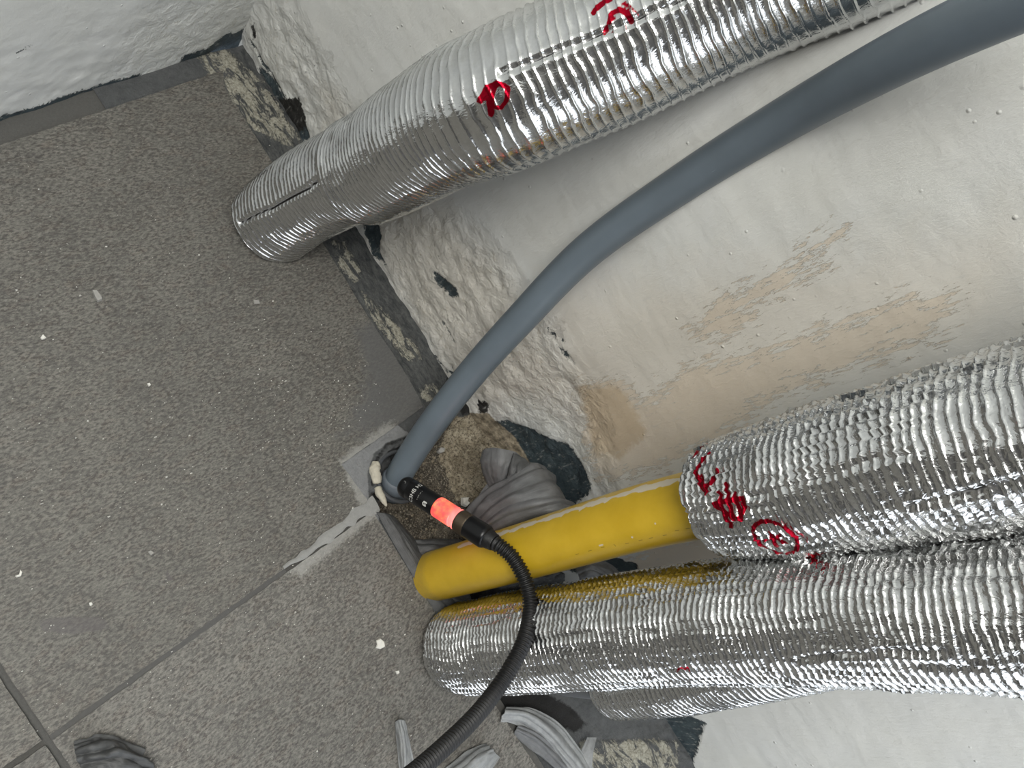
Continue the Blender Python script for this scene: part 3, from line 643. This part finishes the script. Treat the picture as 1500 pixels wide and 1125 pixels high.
# ------------------------------------------------------------------ duct tape bundles
def tape_material(name, a, b, sc=1.):
    M = NT(name); co = M.coords('suv', scale=(1, 9, 1)); n1 = M.noise(co, 30*sc, 6, .7); n2 = M.noise(M.coords(), 120, 5)
    return M.out(M.mix(M.ramp(n2, .3, .7), s2l(a), s2l(b)), .42, M.bump(n1, .5, .0016, M.bump(n2, .3, .001)))
M_tape = tape_material('grey_cloth_tape', (92, 93, 94), (108, 109, 110)); M_tape2 = tape_material('pale_dusty_tape', (128, 130, 131), (152, 154, 154)); M_tape3 = tape_material('dark_dirty_tape', (56, 57, 58), (78, 79, 79))
def sheet(name, rows, mat, parent=None, ground=False, pleat=.0, freq=6, seed=0, thick=.0007, nu=60, nv=44, gather=None, cam_side=-1):
    """tape surface through a grid of photo points with their distances; pleats run along each row"""
    G = np.array([[(fl if ground else at)(*p) for p in r] for r in rows])
    R1 = np.array([spline(r, 1)[0] if False else np.stack([np.interp(np.linspace(0, 1, nu), np.linspace(0, 1, len(q)), q) for q in r.T], 1) for r in G])
    def sm(A, n):
        out = np.zeros((n,)+A.shape[1:]); t = np.linspace(0, len(A)-1, n)
        for k in range(n):
            i = min(int(t[k]), len(A)-2); f = t[k]-i; p0 = A[max(i-1, 0)]; p1 = A[i]; p2 = A[i+1]; p3 = A[min(i+2, len(A)-1)]
            out[k] = .5*(2*p1+(p2-p0)*f+(2*p0-5*p1+4*p2-p3)*f*f+(3*p1-p0-3*p2+p3)*f**3)
        return out
    Gs = np.transpose(sm(np.transpose(sm(G, nv), (1, 0, 2)), nu), (1, 0, 2))         # nv x nu
    du = np.gradient(Gs, axis=1); dv = np.gradient(Gs, axis=0); Nn = np.cross(du, dv); Nn /= np.linalg.norm(Nn, axis=2)[..., None]+1e-12
    if ((Nn*(CAM-Gs)).sum(-1)).mean() < 0: Nn = -Nn
    vv, uu = np.meshgrid(np.linspace(0, 1, nv), np.linspace(0, 1, nu), indexing='ij')
    w_ = vv+(vn(uu*3, vv*2, seed)-.5)*.18
    ridged = 1-2*np.abs((w_*freq+vn(w_*freq, uu*1.5, seed+2)*.8) % 1-.5)
    h = pleat*(ridged**.7)*(.35+.9*vn(uu*2.5, vv*freq, seed+1))+pleat*.5*(vn(uu*9, vv*14, seed+4)-.5)
    V = (Gs+h[..., None]*Nn).reshape(-1, 3)
    o = mesh(name, V, grid_faces(nv, nu), mat, parent, uv=np.stack([uu.ravel()*.1, vv.ravel()*.1], 1))
    so = o.modifiers.new('thickness', 'SOLIDIFY'); so.thickness = thick; so.offset = 0
    return o
tb = empty('taped_pipe_stub', fl(745, 745), 'pleated grey cloth tape wrapped over a stub behind the yellow pipe, top fold open', 'tape')
sheet('tape_wrap', [[(678, 758, .862), (700, 735, .85), (738, 706, .832), (776, 678, .838), (800, 690, .862)],
                    [(684, 766, .855), (712, 742, .826), (752, 716, .806), (792, 696, .818), (812, 708, .86)],
                    [(692, 776, .845), (722, 752, .812), (764, 730, .79), (806, 716, .80), (824, 726, .85)],
                    [(700, 788, .838), (734, 764, .805), (776, 746, .785), (820, 738, .79), (842, 750, .84)],
                    [(706, 800, .835), (744, 782, .812), (790, 770, .80), (834, 760, .80), (850, 780, .84)]], M_tape, tb, pleat=.0055, freq=5, seed=4)
sheet('tape_fold', [[(707, 662, .850), (705, 676, .846), (707, 690, .848), (714, 708, .85), (724, 722, .855)],
                    [(720, 656, .838), (718, 676, .832), (720, 692, .834), (726, 708, .838), (732, 720, .846)],
                    [(736, 658, .830), (735, 676, .826), (734, 692, .828), (736, 706, .834), (739, 716, .842)],
                    [(752, 662, .836), (749, 676, .832), (745, 690, .832), (742, 702, .838), (741, 712, .845)],
                    [(768, 674, .85), (762, 682, .846), (754, 692, .844), (747, 702, .846), (742, 710, .85)]], M_tape, tb, pleat=.0025, freq=3, seed=9)
sheet('tape_tail', [[(722, 712, .85), (714, 724, .848), (702, 742, .85), (690, 756, .86)],
                    [(714, 708, .852), (704, 722, .85), (692, 742, .852), (682, 758, .86)]], M_tape, tb, pleat=.002, freq=2, seed=3, nu=24, nv=14)
sheet('tape_fold', [[(752, 664, .832), (746, 686, .826), (742, 706, .825)], [(768, 672, .832), (760, 690, .822), (752, 706, .822)], [(786, 690, .83), (772, 702, .82), (754, 712, .82)]], M_tape3, tb, pleat=.002, freq=2, seed=2, nu=24, nv=18)
sheet('tape_wrap', [[(700, 776, .842), (716, 770, .83), (740, 766, .825), (762, 772, .83)], [(704, 792, .836), (722, 780, .825), (744, 776, .82), (766, 780, .825)], [(712, 806, .836), (730, 792, .825), (750, 786, .82), (770, 788, .825)]], M_tape2, tb, pleat=.001, freq=1, seed=6, nu=30, nv=24)

# dark tape lining the cut tile edge
def ground_tape(name, rows, mat, label, cat='tape', **kw):
    tag(sheet(name, rows, mat, ground=True, **kw), label, cat, 'grey tape scraps along the wall foot' if cat == 'tape' else None)
ground_tape('edge_tape', [[(551, 750, .001), (573, 790, .001), (601, 838, .001), (636, 895, .001), (655, 925, .001)],
    [(564, 752, .003), (588, 788, .004), (616, 832, .004), (652, 888, .004), (680, 915, .003)],
    [(574, 756, -.002), (602, 790, -.002), (630, 832, -.003), (664, 880, -.003), (694, 906, -.003)], [(588, 770, -.022), (618, 802, -.022), (642, 842, -.022), (682, 882, -.022), (716, 900, -.022)]], M_tape3, 'dark dirty tape lining the cut tile edge left of the yellow pipe', pleat=.0016, freq=1.6, seed=14)
ground_tape('tape_scrap', [[(596, 792, -.012), (630, 790, -.01), (672, 792, -.008), (690, 806, -.01)], [(604, 815, -.004), (634, 806, .001), (664, 808, .002), (684, 818, -.004)], [(622, 836, -.012), (636, 826, -.01), (656, 824, -.01), (676, 830, -.012)]], M_tape3, 'crumpled dark tape scrap in the hole just above the yellow pipe foot', pleat=.003, freq=3, seed=15)
ts = sheet('tape_scrap', [[(838, 826, .84), (862, 822, .835), (890, 826, .84), (905, 838, .85)], [(846, 838, .83), (866, 832, .82), (884, 840, .825), (900, 848, .84)], [(852, 856, .83), (868, 848, .825), (884, 850, .825), (896, 858, .835)]], M_tape, None, pleat=.003, freq=3, seed=16)
tag(ts, 'small grey tape scrap between the yellow pipe and the foil-wrapped pipe under it', 'tape')
ground_tape('tape_strand', [[(732, 1054, .001), (765, 1062, .001), (798, 1090, .001), (826, 1124, .001), (848, 1164, .001)], [(737, 1044, .010), (770, 1048, .012), (806, 1072, .012), (838, 1108, .012), (866, 1150, .012)], [(742, 1040, .004), (778, 1040, .004), (818, 1062, .003), (848, 1100, .003), (880, 1145, .003)]], M_tape2, 'twisted pale grey tape strand on the mortar below the lowest foil-wrapped pipe', pleat=.004, freq=4, seed=21)
ground_tape('tape_strand', [[(752, 1076, -.002), (775, 1094, -.002), (798, 1112, -.002), (818, 1130, -.002)], [(756, 1066, .004), (782, 1080, .005), (808, 1102, .005), (832, 1124, .004)], [(762, 1062, .001), (790, 1074, .001), (816, 1094, .001), (842, 1120, .001)]], M_tape, 'second grey tape strand lying close under the twisted pale strand', pleat=.003, freq=3, seed=22)
ground_tape('tape_bundle', [[(648, 1134, .002), (670, 1114, .003), (694, 1098, .004), (712, 1092, .002)], [(656, 1152, .018), (682, 1128, .020), (704, 1110, .020), (722, 1100, .014)], [(668, 1170, .004), (700, 1146, .006), (718, 1126, .006), (730, 1108, .003)]], M_tape2, 'pleated pale tape bundle at the bottom edge beside the black cable', pleat=.003, freq=5, seed=24)
ground_tape('tape_strip', [[(579, 1058, .001), (582, 1086, .001), (586, 1130, .001), (590, 1170, .001)], [(585, 1054, .008), (590, 1085, .010), (596, 1128, .010), (602, 1170, .010)], [(592, 1057, .001), (598, 1086, .001), (606, 1130, .001), (613, 1170, .001)]], M_tape2, 'narrow ribbed tape strip lying on the tile left of the black cable', pleat=.002, freq=4, seed=25)
ground_tape('tape_strip', [[(843, 1128, .002), (851, 1100, .004), (860, 1080, .003)], [(866, 1132, .006), (869, 1102, .009), (874, 1080, .006)]], M_tape2, 'short pale tape strip right of the twisted strand at the bottom', pleat=.001, freq=2, seed=26, nu=20, nv=14)
ground_tape('crumpled_sheet', [[(108, 1092, .003), (140, 1084, .004), (175, 1090, .004), (205, 1104, .002)], [(112, 1108, .012), (145, 1098, .016), (180, 1102, .014), (212, 1116, .006)], [(120, 1128, .010), (150, 1116, .014), (184, 1120, .014), (225, 1130, .006)], [(128, 1150, .004), (160, 1142, .006), (200, 1146, .006), (235, 1152, .003)]], M_tape3, 'crumpled dark grey plastic sheet on the tile at the lower left', cat='plastic', pleat=.006, freq=4, seed=27)

# ------------------------------------------------------------------ pipe inspection camera
M_blk = simple('black_anodised_metal', (16, 16, 18), .3, 0, 100, .1, 0.3)
M_rub = simple('black_rubber', (18, 18, 19), .5, .2, 200, .1)
M_wht = simple('white_print', (205, 205, 200), .6, 0, 100, .05)
M_led = NT('glowing_red_ring'); co = M_led.coords(); nz = M_led.noise(co, 160, 4, .6)
ax_s = M_led.attr('along')
e = M_led.mix(M_led.ramp(nz, .42, .72), (1.0, .04, .055), (1.0, .26, .07))
e = M_led.mix(M_led.ramp(ax_s, .55, .75), e, (1., .22, .20))
M_led.out(s2l((220, 90, 80)), .15, None, None, Emission_Color=e, Emission_Strength=M_led.ramp(M_led.noise(co, 60, 2), .35, .7, .55, 1.15), Coat_Weight=1.)
h0 = at(592, 711, .805); h1 = at(718, 791, .742)
tc = empty('inspection_camera', h0, 'black pipe inspection camera head with glowing red ring and ribbed black cable', 'camera')
ax = (h1-h0); HL = np.linalg.norm(ax); ax /= HL; RH = .0116
def lathe(name, prof, mat, parent, seg=56, knurl=None, attrs=False):
    C = np.array([h0+ax*HL*t for t, r in prof]); T = ax; N = np.cross(ax, [0, 0, 1.]); N /= np.linalg.norm(N); B = np.cross(T, N)
    a = np.linspace(0, 2*np.pi, seg, endpoint=False); r = np.array([q[1] for q in prof])[:, None]+0*a[None]
    if knurl:
        i = np.arange(len(prof))[:, None]; j = np.arange(seg)[None]; r = r+knurl*(((i+j) % 2)*1.)*(i > 0)*(i < len(prof)-1)
    V = C[:, None]+r[..., None]*(np.cos(a)[None, :, None]*N+np.sin(a)[None, :, None]*B)
    n = len(prof); Fq = [tuple(f) for f in grid_faces(n, seg, True)[:, ::-1]]+[tuple(range(seg)), tuple(range((n-1)*seg, n*seg))[::-1]]
    al = np.repeat(np.linspace(0, 1, n), seg)
    o = mesh(name, V.reshape(-1, 3), Fq, mat, parent, attrs={'along': al} if attrs else None)
    md = o.modifiers.new('edges', 'EDGE_SPLIT'); md.split_angle = math.radians(35)
    return o, N, B
P = lambda lst: [(t, r*RH) for t, r in lst]
body, HN, HB = lathe('head_body', P([(-.015, .55), (-.01, .80), (.01, .95), (.035, 1.0), (.08, 1.0), (.085, .975), (.095, .975), (.10, 1.0), (.395, 1.0), (.40, .97), (.41, .95)]), M_blk, tc)
# white print round the head
def print_on_head(name, body_txt, t0, phi, size, parent=tc, seg=None):
    cu = bpy.data.curves.new('txt', 'FONT'); cu.body = body_txt; cu.size = size; cu.align_x = 'CENTER'; cu.align_y = 'CENTER'
    ob_ = bpy.data.objects.new('txt', cu); me = ob_.to_mesh()
    V = np.zeros(len(me.vertices)*3); me.vertices.foreach_get('co', V); V = V.reshape(-1, 3)
    Fc = [tuple(p.vertices) for p in me.polygons]; ob_.to_mesh_clear(); bpy.data.objects.remove(ob_); bpy.data.curves.remove(cu)
    return head_decal(name, V, Fc, t0, phi, parent)
def head_decal(name, V, Fc, t0, phi, parent=tc, mat=None, lift=.00012):
    al = -V[:, 0]/RH+phi; s_ = HL*t0-V[:, 1]; r = RH+lift
    W_ = h0+ax*s_[:, None]+r*(np.cos(al)[:, None]*HN+np.sin(al)[:, None]*HB)
    return mesh(name, W_, Fc, mat or M_wht, parent, smooth=False)
vc = CAM-(h0+ax*HL*.3); vc /= np.linalg.norm(vc); PHI = math.atan2(vc@HB, vc@HN)
lathe('light_ring', P([(.41, .93), (.415, .97)]+[(t, .985) for t in np.linspace(.43, .60, 8)]+[(.605, .92), (.635, .92), (.64, 1.0), (.655, 1.0), (.66, .95)]), M_led.m, tc, attrs=True)
lathe('knurled_ring', [(t, RH*1.0) for t in np.linspace(.66, .765, 13)], simple('knurled_bronze_metal', (104, 92, 78), .35, 0, 100, .1, .8), tc, seg=56, knurl=.0009)
cr = [(.0016*math.cos(t), .0022*math.sin(t)) for t in np.linspace(-2.2, .8, 10)]; cr += [(.0011*math.cos(t)-.0002, .0015*math.sin(t)) for t in np.linspace(.8, -2.2, 10)]
head_decal('tip_mark', np.array([(*q, 0) for q in cr]), [tuple(range(20))], .045, PHI-.25, mat=simple('grey_print', (120, 120, 118), .6, 0))
lathe('grip', P([(.765, 1.0), (.767, 1.06), (.94, 1.06), (.955, 1.02), (.97, .92), (.975, .80)]), M_blk, tc)
lathe('strain_relief', P([(.97, .82), (.975, .86), (1.0, .84), (1.01, .78), (1.04, .76), (1.05, .70)]), M_rub, tc, seg=40)
lathe('lens_window', P([(-.024, .20), (-.022, .42), (-.016, .50), (-.010, .50)]), simple('dark_lens_glass', (30, 34, 40), .05, 0, 50, .05, 0, Coat_Weight=1.), tc, seg=32)
# corrugated cable
cb = [h0+ax*HL*1.03, h0+ax*HL*1.10, at(752, 818, .732), at(770, 852, .728), at(777, 890, .722), at(769, 935, .700), at(747, 980, .680), at(720, 1020, .660), at(684, 1062, .625), at(612, 1128, .565), at(530, 1190, .50), at(440, 1250, .44), at(330, 1330, .40)]
C, s = spline(cb, .00045); rr = np.where(((s/.0036) % 1) < .5, .0078, .0066)
rr = .0070+.0009*np.tanh(2*np.sin(2*np.pi*s/.0036))
tube('cable', C, rr, M_rub, tc, 26)
# angle that faces the camera
# direction of increasing angle on screen decides mirroring
print_on_head('lettering', 'C3HB H2', .18, PHI+.0, .0066)
print_on_head('lettering', '- --- -- -', .245, PHI+.0, .0036)
sh = np.array([(-.0022, -.0026), (.0022, -.0026), (.0027, -.0010), (.0024, .0020), (.0, .0030), (-.0024, .0020), (-.0027, -.0010)]); 
shv = np.vstack([sh, [[0, 0]]]); head_decal('emblem', np.c_[shv, np.zeros(8)], [(i, (i+1) % 7, 7) for i in range(7)], .335, PHI+.42)
zz = np.array([(-.0012, .0014), (.0012, .0014), (.0012, .0009), (-.0004, .0004), (.0012, -.0004), (.0012, -.0014), (-.0012, -.0014), (-.0012, -.0009), (.0004, -.0002), (-.0012, .0006)])
head_decal('emblem_mark', np.c_[zz, np.zeros(10)], [tuple(range(10))], .335, PHI+.42, mat=M_blk, lift=.00022)

# ------------------------------------------------------------------ chips and grit
M_chipw = simple('white_chip', (214, 212, 204), .8, .3, 300); M_chipg = simple('grey_stone_chip', (150, 148, 143), .8, .4, 300)
def chip(name, u, v, poly, h, mat, label, cat, z0=.0):
    p = fl(u, v, z0); q = np.array([fl(u+a, v+b, z0)[:2]-p[:2] for a, b in poly]); n = len(q)
    V = np.vstack([np.c_[q, np.zeros(n)], np.c_[q*.86, np.full(n, h)+np.arange(n) % 2*h*.25]])+p
    Fc = [tuple(range(n))[::-1], tuple(range(n, 2*n))]+[(i, (i+1) % n, n+(i+1) % n, n+i) for i in range(n)]
    o = mesh(name, V-p, Fc, mat, None, smooth=False); o.location = Vector(p); return tag(o, label, cat, 'loose chips on the tiles and in the hole')
chip('stone_chip', 143, 434, [(-9, -9), (-2, -8), (6, 0), (7, 6), (0, 9), (-5, 2)], .0030, M_chipg, 'angular grey stone chip lying alone on the big tile at the left', 'chip')
chip('stone_chip', 376, 443, [(-5, -4), (3, -3), (5, 2), (-4, 3)], .0012, M_chipg, 'small square grey chip on the tile below the foil-wrapped pipe foot', 'chip')
chip('paint_chip', 63, 494, [(-4, 1), (0, -4), (5, 1), (2, 3), (-2, 4)], .0014, M_chipw, 'white triangular paint chip on the big tile near the left edge', 'chip')
chip('paint_chip', 28, 840, [(2, -6), (5, -2), (3, 4), (-4, 6), (-6, 4), (0, 2)], .0014, M_chipw, 'curled white shaving on the big tile at the lower left', 'chip')
chip('paint_chip', 218, 564, [(-3, -2), (1, -3), (3, 0), (0, 3)], .0014, M_chipw, 'round white crumb in the middle of the big tile', 'chip')
chip('paint_chip', 133, 885, [(-3, -2), (1, -3), (3, 0), (0, 3), (-2, 2)], .0014, M_chipw, 'white crumb above the joint at the lower left', 'chip')
chip('stone_chip', 221, 810, [(-5, -2), (0, -4), (5, 0), (0, 4)], .001, M_chipg, 'pale flat pebble on the big tile above the diagonal joint', 'chip')
chip('paint_splat', 557, 944, [(-6, -6), (0, -9), (6, -4), (7, 3), (0, 7), (-7, 5), (-5, 0)], .0012, M_chipw, 'white splat on the lower tile left of the foil-wrapped pipe', 'splat')
chip('paint_chip', 582, 985, [(-3, -2), (2, -3), (3, 1), (-1, 3)], .0012, M_chipw, 'small white crumb on the lower tile under the white splat', 'chip')
chip('stone_chip', 680, 735, [(-5, -6), (4, -6), (3, 0), (6, 3), (2, 8), (-5, 5)], .005, M_chipw, 'white stone chip in the hole beside the pleated tape', 'chip', -.012)
chip('stone_chip', 645, 660, [(-6, 2), (-2, -4), (6, -3), (4, 3), (-2, 5)], .004, M_chipg, 'pale pebble in the hole right of the grey pipe', 'chip', -.012)
# loose grit: far too many grains to count
vs, fs = [], []; g = RNG
def inside(px):
    x, y = px; return True
cnt = 0
while cnt < 620:
    r = g.rand()
    if r < .30: u, v = g.normal(640, 130) if False else g.normal(430, 110), g.normal(690, 90)
    elif r < .45: u, v = g.normal(520, 70), g.normal(590, 70)
    else: u, v = g.uniform(-20, 700), g.uniform(200, 1125)
    p = fl(u, v, 0)
    if p[0] > .345+.0*p[1] and not (p[1] > .02 and p[0] < .44+.2*p[1]): continue
    if p[1] > .45: continue
    s_ = g.choice([.0005, .0007, .0010, .0015], p=[.45, .35, .15, .05]); b = len(vs)
    for k in range(4):
        a = k*1.57+g.rand(); vs.append((p[0]+s_*math.cos(a), p[1]+s_*math.sin(a)*.7, .0004))
    vs.append((p[0], p[1], .0006+s_)); fs += [(b, b+1, b+4), (b+1, b+2, b+4), (b+2, b+3, b+4), (b+3, b, b+4)]; cnt += 1
o = mesh('grit', np.array(vs), fs, M_chipw, None, smooth=False); tag(o, 'tiny white grains of plaster grit scattered over the tiles', 'grit', kind='stuff')
vs, fs = [], []
hp = P2(hole, fl)
for k in range(1500):
    x, y = g.uniform(.35, .52), g.uniform(-.30, .02)
    if sdf(np.array([[x, y]]), P2(TM['rubble'], fl))[0] > 0: continue
    iy = np.argmin(np.abs(gy-y)); ix = np.argmin(np.abs(gx-x)); z = Z.reshape(len(gy), len(gx))[iy, ix]
    s_ = g.choice([.0010, .0016, .0028], p=[.5, .35, .15]); b = len(vs)
    for q in range(4):
        a = q*1.57+g.rand(); vs.append((x+s_*math.cos(a), y+s_*math.sin(a)*.8, z-.0002))
    vs.append((x+s_*.2, y, z+s_*.9)); fs += [(b, b+1, b+4), (b+1, b+2, b+4), (b+2, b+3, b+4), (b+3, b, b+4)]
o = mesh('gravel', np.array(vs), fs, simple('brown_gravel', (132, 122, 104), .9, .3, 200, .45), None, smooth=False)
tag(o, 'coarse brown mortar gravel filling the hole between grey pipe and yellow pipe', 'gravel', kind='stuff')
